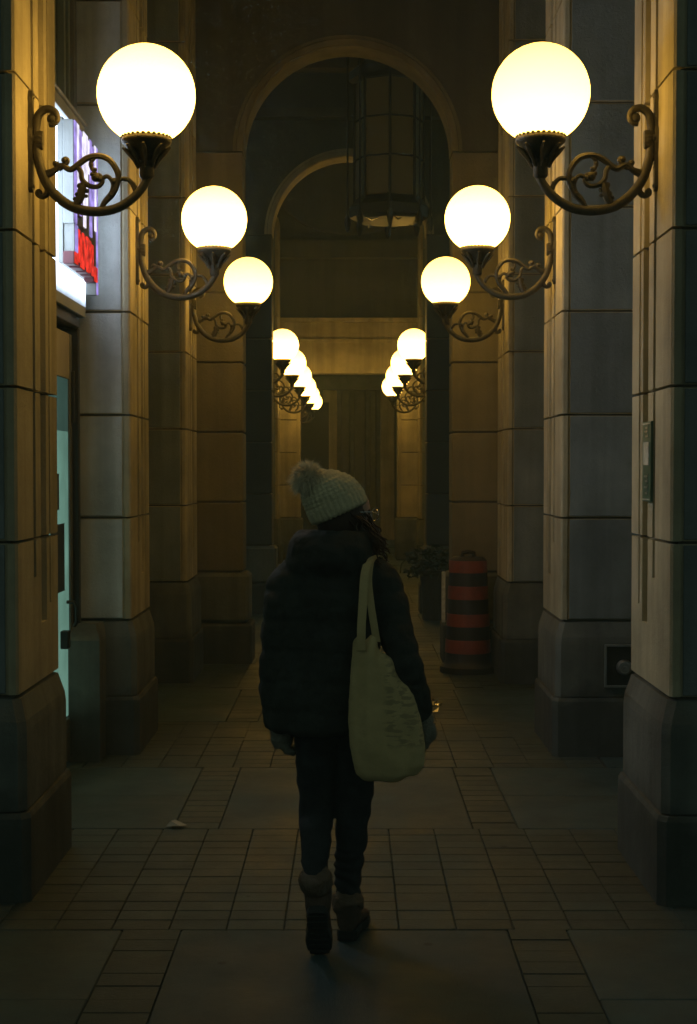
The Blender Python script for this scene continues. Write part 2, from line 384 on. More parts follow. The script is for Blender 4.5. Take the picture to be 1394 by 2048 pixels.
# ================================================================== piers
def pier(idx, side, y, label, width=.72, depth=.80, top=TOP, nmax=10):
    """side -1 left / +1 right; front face at y, corridor face at XL / XR"""
    X = XL if side < 0 else XR
    t = thing('stone_pier', label, 'pier', (X, y, 0), 'stone piers lining the arcade')
    # local x = outward distance from the corridor face, mirrored for the left row
    def P(pr): return [(side*u, w) for u, w in pr]
    def prof(stops):
        base = [(.010,0),(.036,0),(.046,.012),(width,.012),(width,depth),(0,depth)]
        gr = []
        for (a, b, d), on in zip([(.585,.612,.022),(.425,.53,.028),(.285,.33,.024)], stops):
            if on: gr += [(0,b),(d,b),(d,a),(0,a)]
        return P(base + gr + [(0,.010)])
    core = MB(); core.box(min(side*.035,side*(width-.02)), max(side*.035,side*(width-.02)), .035, depth-.02, .1, top)
    core.build('mortar_core', M['mortar'], t)
    # plinth: chamfered base in two tiers
    pl = MB()
    def rring(e, z, c=.03):
        x0, x1, y0, y1 = -e, width+e*.3, -e, depth+e
        r = [(x0+c,y0),(x1-c,y0),(x1,y0+c),(x1,y1-c),(x1-c,y1),(x0+c,y1),(x0,y1-c),(x0,y0+c)]
        return [(side*a, b, z) for a, b in r]
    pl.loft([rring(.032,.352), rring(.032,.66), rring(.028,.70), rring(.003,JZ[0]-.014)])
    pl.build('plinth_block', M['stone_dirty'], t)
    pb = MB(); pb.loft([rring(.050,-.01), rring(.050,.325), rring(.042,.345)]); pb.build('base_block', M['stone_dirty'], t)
    zs = JZ + [top]
    for k in range(len(zs)-1):
        z0, z1 = zs[k], min(zs[k+1], top)
        if z1 - z0 < .05 or z0 >= top: continue
        m = MB()
        if k == 0:
            s = [(0,0,0),(0,1,0),(1,1,0),(1,1,1)]; zz = [z0+.002, z0+.24, z0+.31, z0+.44, z1-.012]
            m.prism(prof(s[0]), zz[0], zz[1]); m.prism(prof(s[1]), zz[1], zz[2]); m.prism(prof(s[2]), zz[2], zz[3]); m.prism(prof(s[3]), zz[3], zz[4])
        else:
            m.prism(prof((1,1,1)), z0, z1-.012)
        o = m.build('stone_block', M['stone'], t)
        o.location = (rnd.uniform(-.0015,.0015), rnd.uniform(-.0015,.0015), 0)
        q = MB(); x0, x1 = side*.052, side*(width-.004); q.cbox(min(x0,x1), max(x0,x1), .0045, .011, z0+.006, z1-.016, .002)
        q.build('face_panel', M['signlit_panel'] if (idx, side) == (2, -1) else M['shadepanel'], t)
    return t
G_D = {1:2.03, 2:3.035, 3:4.04, 5:6.08, 6:7.08, 7:8.08, 8:9.08, 9:10.08, 10:11.08}
ordn = {1:'nearest',2:'second',3:'third',5:'fourth',6:'fifth',7:'sixth',8:'seventh',9:'eighth',10:'ninth'}
pdesc = {
 (1,-1):'nearest left stone pier, lit orange, with sign box just behind it',
 (1,1):'nearest right stone pier, dark front, with a small green plate on its side',
 (2,-1):'streaked left pier beside the lit shop door, panels paled as sign light',
 (2,1):'blue grey right pier with a metal hose connection box in its base',
 (3,-1):'third left pier, dark, standing against the first arch wall',
 (3,1):'third right pier, dark, behind the striped traffic barrel',
}
for (k, D) in G_D.items():
    for s in (-1, 1):
        y = (D-(.085 if s<0 else .10))*ST
        if k == 8 : y = (D-.10)*ST
        lab = pdesc.get((k, s), '%s %s stone pier seen through the second arch' % (ordn[k], 'left' if s<0 else 'right'))
        pier(k, s, y, lab, depth=.76)

# ================================================================== arch walls
def arch_wall(y, th, label, ms, mp, mr, group='arched cross walls of the arcade'):
    t = thing('arch_wall', label, 'wall', (0, y, 0), group)
    zs = JZ[:7]                                       # up to the springing at 4.43
    for s in (-1, 1):
        m = MB(); a, b = OH+.035, 2.35
        core = MB(); core.box(min(s*(OH+.03),s*2.3), max(s*(OH+.03),s*2.3), .03, th-.03, .05, 4.43); core.build('mortar_core', M['mortar'], t)
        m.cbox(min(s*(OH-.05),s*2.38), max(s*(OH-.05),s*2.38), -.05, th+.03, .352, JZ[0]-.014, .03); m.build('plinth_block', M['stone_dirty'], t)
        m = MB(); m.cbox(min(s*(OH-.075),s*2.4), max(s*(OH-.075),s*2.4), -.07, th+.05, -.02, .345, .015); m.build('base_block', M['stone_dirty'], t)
        for k in range(6):
            cuts = [OH, 1.75 if k%2 else 1.60, 2.35]
            for j in range(2):
                m = MB(); x0, x1 = s*cuts[j], s*(cuts[j+1]-.010)
                m.cbox(min(x0,x1), max(x0,x1), rnd.uniform(0,.002), th, zs[k]+.002, zs[k+1]-.010, .008)
                m.build('stone_block', ms, t)
    # spandrel with the half round opening cut out
    z0 = 4.43; n = 40; topz = 6.9; Wd = 2.35
    m = MB(); arc = [(-OH*math.cos(math.pi*i/n), z0+OH*math.sin(math.pi*i/n)) for i in range(n+1)]
    outer = []
    for (x, z) in arc:
        a = math.atan2(z-z0, x); c, s_ = math.cos(a), math.sin(a)
        k_ = min(Wd/abs(c) if abs(c)>1e-6 else 1e9, (topz-z0)/s_ if s_>1e-6 else 1e9)
        outer.append((c*k_, z0+s_*k_))
    vv = []
    for yy in (0.0, th):
        vv += [(x,yy,z) for x,z in arc] + [(x,yy,z) for x,z in outer]
    q = n+1; ff = []
    for i in range(n):
        ff.append((i, i+1, q+i+1, q+i)); ff.append((2*q+i, 2*q+q+i, 2*q+q+i+1, 2*q+i+1))
        ff.append((i, 2*q+i, 2*q+i+1, i+1))
    m.add(vv, ff)
    # corner fill left and right above the 45 degree jumps
    a0 = math.atan2(topz-z0, Wd)
    m.build('spandrel', mp, t)
    for s in (-1,1):
        m = MB(); 
        c = MB(); c.box(min(s*1.0,s*Wd),max(s*1.0,s*Wd), .02, th-.02, 5.6, topz); c.build('upper_wall', mp, t)
    # raised archivolt round the opening
    for (r0, r1, pr) in ((OH+.0, OH+.05, .018), (OH+.055, OH+.085, .010)):
        m = MB(); rings = []
        for i in range(n+1):
            a = math.pi*i/n; c, s_ = -math.cos(a), math.sin(a)
            rings.append([(c*(r0+.001), .004, z0+s_*(r0+.001)), (c*(r0+.001), -pr, z0+s_*(r0+.001)), (c*r1, -pr, z0+s_*r1), (c*r1, .004, z0+s_*r1)])
        m.loft(rings); m.build('archivolt', mr, t)
    m = MB(); m.loft([[(-rr_*math.cos(math.pi*i/n), yy, z0+rr_*math.sin(math.pi*i/n)) for rr_,yy in ((OH-.006,.004),(OH-.006,th-.004),(OH+.002,th-.004),(OH+.002,.004))] for i in range(n+1)]); m.build('arch_soffit', mr, t)
    return t
a1 = arch_wall(Y_ARCH[0], .34, 'near cross wall with the large round arch behind the third pair of lamps', M['shadestone'], M['plaster'], M['shadestone']); a1.location.x = -.026
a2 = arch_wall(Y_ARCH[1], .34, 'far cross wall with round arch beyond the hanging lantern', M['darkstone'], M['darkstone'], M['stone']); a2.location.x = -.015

# third wall: square headed opening with recessed panel and mouldings
t = thing('portal_wall', 'far cross wall with square doorway and recessed panels, lit by the last lamps', 'wall', (-.03, Y_DOOR, 0))
for s in (-1,1):
    core = MB(); core.box(min(s*(OH+.03),s*2.5), max(s*(OH+.03),s*2.5), .03, .35, .0, 3.45); core.build('mortar_core', M['mortar'], t)
    for k in range(5):
        z1 = JZ[k+1]-.012 if k < 4 else 3.47
        m = MB(); m.cbox(min(s*OH,s*2.5), max(s*OH,s*2.5), 0, .38, JZ[k], z1, .008); m.build('stone_block', M['stone'], t)
    m = MB(); m.cbox(min(s*(OH-.04),s*2.5), max(s*(OH-.04),s*2.5), -.05, .42, 0, JZ[0]-.014, .03); m.build('plinth_block', M['stone_dirty'], t)
    m = MB(); m.box(min(s*(OH-.0),s*(OH+.07)), max(s*(OH-.0),s*(OH+.07)), -.03, 0, JZ[0], 4.1); m.build('jamb_moulding', M['stone'], t)
m = MB(); m.box(-2.5,2.5,0.0,.38,3.48,4.42); m.build('lintel', M['stone'], t)
m = MB(); m.box(-OH-.07,OH+.07,-.03,-.001,4.04,4.11); m.build('frame_moulding', M['stone'], t)
m = MB(); m.box(-2.5,2.5,-.07,.38,4.425,4.50); m.build('cornice', M['stone'], t)
m = MB(); m.box(-2.5,2.5,.12,.38,4.50,5.60); m.build('recessed_panel', M['plaster'], t)
m = MB(); m.box(-2.5,2.5,-.16,.38,5.60,5.92); m.build('cornice', M['plaster'], t)
m = MB(); m.box(-2.5,2.5,.05,.38,5.92,9.0); m.build('upper_wall', M['plaster'], t)
# half round wall rib above, seen through the second arch
m = MB(); rings=[]
for i in range(25):
    a = math.pi*i/24; c, s_ = -math.cos(a), -math.sin(a)*.62
    rings.append([(c*1.25,.05,6.85+s_*1.25),(c*1.25,.0,6.85+s_*1.25),(c*1.31,.0,6.85+s_*1.31),(c*1.31,.05,6.85+s_*1.31)])
m.loft(rings); m.build('wall_rib', M['mortar'], t)

# end wall far behind, fluted dark panelling
t = thing('end_wall', 'dark panelled wall with upright pilasters closing the far end', 'wall', (0, 34.2, 0))
m = MB(); m.box(-3,3,.1,.4,0,7); m.build('wall', M['darkwood'], t)
xs = -1.3
k = 0
while xs < 1.3:
    w = [.28,.16,.34,.2][k%4]
    m = MB(); m.cbox(xs, xs+w, -.02 if k%2 else .0, .1, 0, 3.6, .02); m.build('pilaster', M['stone'] if k%4==2 else M['darkwood'], t)
    xs += w+.10; k += 1
m = MB(); m.box(-1.25,-.52,-.06,-.03,0,3.3); m.build('dark_panel', M['black'], t)  # flat black panel over the left part of the end wall
m = MB(); m.box(-3,3,-.08,.1,3.62,3.9); m.build('beam', M['darkwood'], t)

# side walls and ceilings
for (x0,x1,y0,y1,nm,lab) in (
   (-1.95,-1.75,17.01,34.3,'side_wall','left side wall behind the far row of piers'),
   (3.3,3.5,5.9,12.35,'side_wall','unseen wall added beyond the right piers to block sky light'),  # out of view, added to keep sky glow off the piers
   (1.70,1.9,17.01,34.3,'side_wall','right side wall behind the far row of piers'),
   (-1.90,-1.62,9.2,12.35,'side_wall','plain left wall between the second and third piers')):
    m = MB(); m.box(x0,x1,y0,y1,0,8.6 if y0>17 else 6.95); tag(m.build(nm, M['plaster']), lab, 'wall')
def ceiling(y0, y1, z, w=2.6):
    m = MB(); m.box(-w,w,y0,y1,z,z+.3); struct(m.build('ceiling', M['ceil']))
ceiling(3.2,12.35,6.2); ceiling(12.69,16.67,6.42); ceiling(17.01,34.6,8.3)
for i, yy in enumerate((13.6,15.2,16.2)):
    m = MB(); m.box(-2.2,2.2,yy,yy+.22,6.22,6.42); struct(m.build('ceiling_beam', M['ceil']))
m = MB(); m.box(-2.2,2.2,16.50,16.67,5.75,5.85); tag(m.build('string_course', M['plaster']), 'thin dark ledge across the crossing wall above the second arch', 'ledge')

# ================================================================== wall lamps
def U(cx): return (cx-148)/1443.0
def V(cy): return .3773-cy/1443.0
def lamp_meshes(seg=(36,18)):
    d = {}
    # globe, flat cut at the collar
    n, mm = seg; rings = []
    a0 = math.acos(.176/.200)                         # where the collar cuts it
    for k in range(mm+1):
        a = a0 + (math.pi-a0-.02)*k/mm
        rings.append([(.200*math.sin(a)*math.cos(2*math.pi*i/n), .200*math.sin(a)*math.sin(2*math.pi*i/n), -.200*math.cos(a)) for i in range(n)])
    g = MB(); g.loft(rings); d['globe'] = (g, M['globe'])
    c = MB(); c.lathe([(.020,-.345),(.030,-.335),(.030,-.30),(.038,-.285),(.030,-.27),(.045,-.255),(.062,-.235),(.082,-.215),(.092,-.205),(.100,-.198),(.103,-.19),(.100,-.180),(.094,-.172)], n=32)
    for i in range(28):                               # leaf tips standing round the rim
        a = 2*math.pi*i/28
        c.ball((.096*math.cos(a), .096*math.sin(a), -.174), .009, 6, 4, (1,1,.8))
    for i in range(8):
        a = 2*math.pi*i/8
        pts = [(r*math.cos(a), r*math.sin(a), z) for r, z in ((.034,-.30),(.05,-.265),(.075,-.235),(.098,-.215))]
        c.tube(pts, [.006,.010,.012,.005], 6)
    d['collar'] = (c, M['bronze'])
    return d
def arm_mesh():
    m = MB()
    def cur(pts, r0, r1=None, rm=None, n=8, yo=0):
        P = catmull([(U(a)-.486, yo, V(b)) for a, b in pts], 6); N_ = len(P)
        r1 = r0 if r1 is None else r1; rm = rm or (r0+r1)/2
        rad = []
        for i in range(N_):
            t = i/(N_-1); rad.append(r0*(1-t)**2 + 2*t*(1-t)*(2*rm-(r0+r1)/2) + r1*t*t)
        m.tube(P, rad, n)
    cur([(275,722),(300,718),(322,690),(312,650),(278,630),(245,636),(212,668),(200,720),(195,790),(200,870),(215,950),(245,1040),(290,1110),(350,1168),(420,1208),(500,1228),(580,1230),(660,1215),(730,1180),(795,1125),(845,1055),(868,990),(860,925)], .011, .016, .020, 12)
    m.ball((U(293)-.486,0,V(688)), .022, 12, 8, (1,.8,1))
    for yy, rr in ((782,.022),(802,.025),(822,.025),(844,.021)):   # rings on the riser
        m.tube([(U(183)-.486,0,V(yy)),(U(183)-.486+.018,0,V(yy)-.001),(U(240)-.486,0,V(yy+3))], [rr*.7,rr,rr*.7], 10)
    return m, cur
def scroll_mesh():
    m = MB(); 
    def cur(pts, r0, r1=None, rm=None, n=7, yo=0):
        P = catmull([(U(a)-.486, yo, V(b)) for a, b in pts], 5); N_ = len(P)
        r1 = r0 if r1 is None else r1; rm = rm or (r0+r1)/2
        rad = [r0*(1-i/(N_-1))**2 + 2*(i/(N_-1))*(1-i/(N_-1))*(2*rm-(r0+r1)/2) + r1*(i/(N_-1))**2 for i in range(N_)]
        m.tube(P, rad, n)
    def B(a, b, r, sc=(1,1,1)): m.ball((U(a)-.486,0,V(b)), r, 8, 6, sc)
    cur([(268,1085),(262,1125),(235,1142),(208,1132),(205,1112),(222,1105)], .014,.006,.012)      # foot scroll
    B(215,1122,.014); B(236,1150,.008)
    cur([(212,1015),(275,1000),(310,985),(325,960),(318,940)], .013,.008,.011); B(312,950,.013)     # bud beside the riser
    cur([(330,985),(365,960),(385,935),(372,918),(352,925)], .010,.006,.009); B(365,930,.014)
    cur([(235,1030),(290,1005),(345,962),(400,985),(450,952),(500,918),(560,905),(618,920),(660,965),(682,1020),(672,1080),(645,1135),(600,1180),(580,1215)], .012,.011,.013)   # big scroll
    cur([(440,965),(462,1000),(470,1045),(510,1080),(560,1085),(590,1055),(575,1020),(545,1015),(530,1035)], .011,.006,.010)
    cur([(545,915),(520,945),(528,980),(550,1005)], .007,.006,.009); B(523,955,.010); B(545,985,.009)
    B(550,1030,.020); B(575,1040,.014); B(528,1012,.010)
    cur([(580,1040),(615,1025),(640,1045),(650,1080),(640,1120),(610,1160),(595,1185)], .010,.012,.009)
    B(655,1055,.016); B(640,1135,.014); B(612,1165,.012)
    cur([(650,1085),(690,1045),(730,1040),(760,1062),(785,1105)], .010,.012,.009); B(720,1042,.010); B(770,1070,.010)
    cur([(475,1065),(465,1110),(455,1155),(420,1212)], .014,.014,.018)                             # acanthus leaf
    for a, b, r in ((455,1080,.013),(478,1095,.011),(495,1110,.010),(438,1130,.010),(470,1140,.013),(492,1140,.008),(425,1155,.009),(450,1165,.011)): B(a,b,r,(1,.7,1))
    return m
def plate_mesh():
    m = MB(); u0, u1 = U(150)-.486, U(182)-.486
    yv = .018
    m.loft([[(u0,-yv*a,V(cy)),(u1,-yv*a*.7,V(cy)),(u1,yv*a*.7,V(cy)),(u0,yv*a,V(cy))] for cy,a in ((1118,.5),(1105,1.2),(1080,1.3),(900,1.2),(870,1.6),(760,1.9),(735,1.2),(600,1.1),(575,1.5),(548,1.2),(525,.7))])
    m.ball((U(172)-.486,0,V(555)), .016, 8, 6); m.ball((U(172)-.486,0,V(1085)), .013, 8, 6); m.ball((U(176)-.486,0,V(810)), .026, 8, 6)
    return m
lm = lamp_meshes()
LP = {}
arm, _ = arm_mesh()
LP['globe'] = lm['globe'][0].build('globe', M['globe'], None, True)
LP['collar'] = lm['collar'][0].build('collar', M['bronze'], None, True)
LP['arm'] = arm.build('arm', M['bronze'], None, True)
LP['scroll'] = scroll_mesh().build('scroll', M['bronze'], None, True)
LP['back_plate'] = plate_mesh().build('back_plate', M['bronze'], None, True)
lamp_lab = {
 (1,-1):'lit globe lamp on the nearest left pier, in front of the shop sign',
 (1,1):'lit globe lamp on scroll bracket on the nearest right pier, largest of its row',
 (2,-1):'second lit globe lamp on the left, on the pier with paled panels',
 (2,1):'second lit globe lamp on the right, on the blue grey pier',
 (3,-1):'third lit globe lamp on the left, overlapping the edge of the big arch',
 (3,1):'third lit globe lamp on the right, overlapping the edge of the big arch',
 (5,-1):'highest and largest left globe lamp seen through the second arch',
 (5,1):'highest and largest right globe lamp seen through the second arch',
 (6,-1):'fifth globe lamp of the left row, second seen through the far arch',
 (6,1):'fifth globe lamp of the right row, second seen through the far arch',
 (7,-1):'sixth globe lamp of the left row, third seen through the far arch',
 (7,1):'sixth globe lamp of the right row, third seen through the far arch',
 (8,-1):'seventh globe lamp of the left row, just before the square doorway',
 (8,1):'last and lowest globe lamp of the right row',
 (9,-1):'next to last globe lamp of the left row, beyond the doorway',
 (10,-1):'last and lowest globe lamp of the left row, beyond the doorway',
}
def variant(mt):
    me = LP['globe'].data.copy(); me.materials.clear(); me.materials.append(mt); return me
_o, _m2 = variant(M['globe_old']), variant(M['globe_mid'])
_far = lamp_meshes((20,10))['globe'][0].build('globe', M['globe'], None, True); _fm = _far.data; bpy.data.objects.remove(_far)
DIM = {(1,1): _o, (3,-1): _m2, (3,1): _m2}
for (k, s), lab in lamp_lab.items():
    D = G_D[k]; X = XL if s < 0 else XR
    z = ZH + (1.510 if s<0 else 1.513)
    t = thing('wall_lamp', lab, 'lamp', (X + (.004 if s>0 else .0), D*ST, z), 'globe wall lamps along the arcade')
    t.rotation_euler.z = 0 if s < 0 else math.pi
    first = (k, s) == (1, -1)
    for nm, o in LP.items():
        o.scale = (.985,.985,.985)
        c = o if first else o.copy()
        if not first: COL.objects.link(c)
        c.parent = t
        if nm == 'globe' and (k, s) in DIM: c.data = DIM[(k, s)]
        elif nm == 'globe' and k > 4: c.data = _fm
        c.location = (.486-.012, 0, 0)

# ================================================================== hanging lantern
t = thing('hanging_lantern', 'large dark eight sided iron lantern with frosted panes hanging in the crossing', 'lantern', (.39, 14.5, 4.45))
RR = .385; n = 8
def oc(r, i): a = -math.pi/2 + 2*math.pi*i/n; return (r*math.cos(a), r*math.sin(a))
zb, zt = -.08, 1.16
for i in range(n):
    (xa, ya), (xb, yb) = oc(.345, i), oc(.345, i+1)
    for k in range(3):
        z0 = zb+.06+(zt-zb-.08)*k/3; z1 = zb+.06+(zt-zb-.08)*(k+1)/3-.022
        m = MB(); ex, ey = (xb-xa)*.06, (yb-ya)*.06; nx, ny = (ya-yb), (xb-xa); q = (nx*nx+ny*ny)**.5; nx, ny = nx/q*.006, ny/q*.006
        m.loft([[(xa+ex,ya+ey,z),(xb-ex,yb-ey,z),(xb-ex+nx,yb-ey+ny,z),(xa+ex+nx,ya+ey+ny,z)] for z in (z0,z1)]); m.build('pane', M['lglass'], t)
    x, y = oc(.35, i)
    m = MB(); m.tube([(x,y,zb),(x,y,zt)], .016, 6); m.build('mullion', M['black'], t)
    # outer rod with spear finials
    x, y = oc(.42, i)
    m = MB(); m.tube([(x,y,-.47 if i==0 else -.36),(x,y,-.34),(x,y,-.27),(x,y,-.22),(x,y,-.19),(x,y,zt+.15),(x,y,zt+.2),(x,y,zt+.27),(x,y,zt+.36)], [.002,.018,.034,.028,.011,.009,.024,.018,.002], 8); m.build('spear_rod', M['black'], t)
for z in (zb+.06+(zt-zb-.08)/3-.011, zb+.06+(zt-zb-.08)*2/3-.011):
    m = MB()
    for i in range(n):
        a, b = oc(.352, i), oc(.352, i+1); m.tube([(*a,z),(*b,z)], .010, 6)
    m.build('glazing_bar', M['black'], t)
def octo(name, prof, mt):
    m = MB(); m.loft([[(*oc(r,i),z) for i in range(n)] for r,z in prof]); m.build(name, mt, t)
octo('base_ring', [(.20,-.26),(.34,-.25),(.40,-.22),(.41,-.12),(.37,-.08),(.35,zb+.05)], M['black'])
octo('crown', [(.36,zt-.03),(.41,zt),(.41,zt+.08),(.36,zt+.12),(.20,zt+.26),(.06,zt+.40)], M['black'])
m = MB()
for k in range(7):
    a = 2*math.pi*k/7+.3
    m.tube([(.33*math.cos(a),.33*math.sin(a),-.245),(.30*math.cos(a+.2),.30*math.sin(a+.2),-.275),(.26*math.cos(a+.42),.26*math.sin(a+.42),-.25)], [.005,.009,.004], 6)
m.build('bottom_ornament', M['chrome'], t)
m = MB()
for k in range(7): 
    z = zt+.40+.055*k
    m.tube([(.0+.018*math.cos(a)*(1 if k%2 else 0), .018*math.cos(a)*(0 if k%2 else 1), z+.03*math.sin(a)) for a in [2*math.pi*j/10 for j in range(11)]], .005, 5)
m.build('chain', M['black'], t)

# ================================================================== shop front in the left bay
t = thing('shop_entrance', 'narrow view of a lit shop door with dark frame and pull handle', 'shop front', (-1.62, 6.36, 0))
W0 = 8.40-6.36
def sb(name, x0,x1,y0,y1,z0,z1,mt,par=t,c=.004):
    m = MB(); m.cbox(x0,x1,y0,y1,z0,z1,c); return m.build(name, mt, par)
sb('post', -.10,.02,W0-.10,W0-.01,0,6.2,M['framem'])
sb('post', -.08,.045,W0-.16,W0-.105,0,2.50,M['dframe'])
sb('post', -.10,.02,.02,.12,0,6.2,M['framem'])
sb('header', -.12,.055,.12,W0-.16,2.50,2.64,M['dframe'])
sb('transom_panel', -.08,-.03,.12,W0-.10,3.66,6.2,M['green'])
for yy in (.5,1.0,1.42,1.70,1.83): sb('transom_rib', -.03,.012,yy,yy+.04,3.68,6.2,M['green'])
door = sb('door', -.05,-.008,1.02,W0-.165,.16,2.46,M['framem'])
sb('stile', -.008,.012,W0-.235,W0-.17,.02,2.46,M['framem'],door)
sb('stile', -.008,.012,1.02,1.08,.02,2.46,M['framem'],door)
sb('top_rail', -.008,.010,1.08,W0-.235,2.20,2.46,M['panel'],door)
sb('bottom_rail', -.008,.010,1.08,W0-.235,.02,.26,M['framem'],door)
sb('pane', -.008,.000,1.08,W0-.235,.27,1.90,M['teal'],door)
sb('pane', -.008,.000,1.08,W0-.235,1.90,2.20,M['teal_dim'],door)
sb('notice', .001,.006,1.30,1.66,1.00,1.38,M['dframe'],door)
sb('notice', .001,.006,1.30,1.52,1.46,1.66,M['dframe'],door)
m = MB(); m.tube([(.008,1.70,.93),(.05,1.70,.93),(.065,1.70,.90),(.065,1.70,.82),(.05,1.70,.79)], .010, 8); m.build('handle', M['black'], door, True)
sb('lock', .0,.045,1.55,1.62,.68,.78,M['black'],door)
sb('hinge', .012,.03,W0-.20,W0-.17,1.95,2.25,M['dframe'],door)
sb('pane', -.05,-.03,.12,1.01,.3,2.46,M['teal'])
sb('stall_riser', -.06,-.01,.12,1.01,0,.29,M['framem'])

s = thing('shop_sign', 'bright white sign box with raised lilac and red lit letters over the shop door', 'sign', (-1.62, 6.40, 2.65))
s_face = sb('backing_panel', .03,.085,.05,1.87,-.09,1.01,M['sign_return'],s)
sb('light_face', .0855,.0885,.07,1.855,-.03,.94,M['sign_white'],s,.001)
sb('frame_top', .03,.10,.04,1.88,1.012,1.03,M['framem'],s)
sb('letter_raceway', .0890,.117,1.075,1.755,.115,.875,M['sign_return'],s,.002)
# letters, standing proud on grey returns
def letters(z0, z1, items, face, ret, y0=7.47-6.40, yl=.68):
    for (a, b, za, zb_) in items:
        ya, yb = y0+yl*a, y0+yl*b; zA, zB = z0+(z1-z0)*za, z0+(z1-z0)*zb_
        o = sb('letter', .118,.175,ya,yb,zA,zB,ret,s,.003)
        sb('letter_face', .1755,.182,ya+.003,yb-.003,zA+.003,zB-.003,face if not callable(face) else face(),o,.002)
def fc(): return M['sign_lilac'] if rnd.random()<.5 else M['sign_pale']
letters(.32,.86,[(0,.09,0,1),(.10,.19,.35,1),(.20,.30,.12,.97),(.31,.36,.5,.93),(.37,.47,.04,1),(.49,.56,.2,1),(.57,.63,.62,.97),(.64,.74,0,1),(.75,.84,.3,.96),(.86,.93,.1,1),(.94,1.0,-.55,1)], fc, M['sign_return'])
letters(.11,.31,[(.0,.13,0,.33),(.14,.22,.1,1),(.23,.30,0,.92),(.31,.40,0,1),(.41,.48,.1,.95),(.49,.60,0,1),(.61,.69,.05,.96),(.70,.80,0,.9),(.84,.98,-.1,.35)], M['sign_red'], M['sign_dkred'])
letters(.17,.33,[(.02,.12,.0,.95)], M['sign_lilac'], M['sign_return'])

o = MB(); o.loft([[(-1.62,8.13,0),(-1.44,8.13,0),(-1.44,8.37,0),(-1.62,8.37,0)],[(-1.62,8.13,.70),(-1.44,8.13,.70),(-1.44,8.37,.70),(-1.62,8.37,.70)],[(-1.62,8.20,.79),(-1.48,8.22,.79),(-1.46,8.37,.79),(-1.62,8.37,.79)]])
tag(o.build('stone_kerb_block', M['stone_dirty']), 'low sloped stone block between the shop door and the second left pier', 'stone block')

# ================================================================== fixtures on the right piers
t = thing('hose_connection_box', 'square metal box with a round cap set in the base of the right pier', 'fire hose connection', (1.490, 8.300, .42))
m = MB(); m.box(.0,.245,-.03,.012,.0,.235); m.build('plate', M['black'], t)
for (a,b,c,d) in ((-.008,.253,-.008,.004),(-.008,.253,.231,.243),(-.008,.004,.004,.231)):
    m = MB(); m.cbox(a,b,-.042,-.02,c,d,.002); m.build('rim', M['steel'], t)
m = MB(); m.lathe([(.044,0),(.046,.01),(.044,.03),(.036,.045),(.030,.046),(.028,.036),(.012,.036),(.010,.05),(.002,.051)], n=20)
cp = m.build('cap', M['steel'], t, True); cp.rotation_euler = (R(90),0,0); cp.location = (.104,-.03,.111)

t = thing('number_plate', 'narrow green upright plate with pale marks on the side of the nearest right pier', 'sign', (XR, 5.80, 1.55))
m = MB(); m.box(-.012,-.002,-.0,.16,.0,.33); m.build('plate', M['gplate'], t)
m = MB(); m.box(-.015,-.0125,.03,.13,.15,.245); m.build('label_panel', M['pale'], t)
for z in (.006,.318): 
    m = MB(); m.box(-.015,-.0125,.01,.15,z,z+.005); m.build('border_line', M['pale'], t)
for k, z in enumerate((.03,.055,.08,.10,.265,.285,.30)):
    m = MB(); m.box(-.0145,-.0125,.05,.10 + (.02 if k%2 else 0),z,z+.008); m.build('mark', M['steel'], t)
    m = MB(); m.box(-.0145,-.0125,.05,.06,z+.008,z+.016); m.build('mark', M['steel'], t)

# ================================================================== traffic barrel, plant, litter
t = thing('traffic_barrel', 'tall black traffic barrel with four orange bands against the right pier', 'traffic barrel', (.98, 12.05-.22, 0))
def br(z): return .195-.045*z
m = MB(); m.lathe([(.235,0),(.235,.05),(.205,.07),(br(.1),.10)]+[(br(z)+(.006 if 0 else 0),z) for z in (.2,.33,.44,.55,.66,.77,.87)]+[(br(.93),.93),(.13,.955),(.12,.96)], n=32); m.build('body', M['blackp'], t, True)
for z0, z1 in ((.165,.275),(.385,.49),(.61,.72),(.83,.93)):
    m = MB(); m.lathe([(br(z0)+.001,z0),(br(z0)+.004,z0+.002),(br(z1)+.004,z1-.002),(br(z1)+.001,z1)], n=32, cap0=False, cap1=False); m.build('orange_band', M['orange'], t, True)
m = MB(); m.tube([(-.05,0,.955),(-.045,0,.99),(0,0,1.0),(.045,0,.99),(.05,0,.955)], .018, 8, 1.3); m.build('handle', M['blackp'], t, True)
m = MB(); m.cbox(-.225,-.195,-.10,-.06,.42,.84,.004); m.build('reflector_strip', M['pale'], t)

t = thing('potted_shrub', 'small dark clump of leaves in a slim planter beside the traffic barrel', 'plant', (.93, 15.95, 0))
m = MB(); m.lathe([(.12,0),(.15,.5),(.17,.52),(.17,.56)], n=16); m.build('planter', M['pot'], t)
m = MB()
for i in range(420):
    a = rnd.uniform(0,6.283); r = .27*rnd.random()**.5; z = rnd.uniform(.56,.86)
    c = Vector((r*math.cos(a)*1.2, r*math.sin(a), z - .1*abs(r)/.27)); d = Vector((rnd.uniform(-1,1),rnd.uniform(-1,1),rnd.uniform(-.6,.6))).normalized()*.05; e = d.cross(Vector((rnd.uniform(-1,1),rnd.uniform(-1,1),rnd.uniform(-1,1)))).normalized()*.018
    m.add([c-d, c+e, c+d, c-e], [(0,1,2,3)])
m.build('foliage', M['leaf'], t)
m = MB(); m.tube([(-.1,0,.56),(-.28,0,.72),(-.36,0,.62),(-.37,0,.52)], .007, 5); m.build('twig', M['leaf'], t)

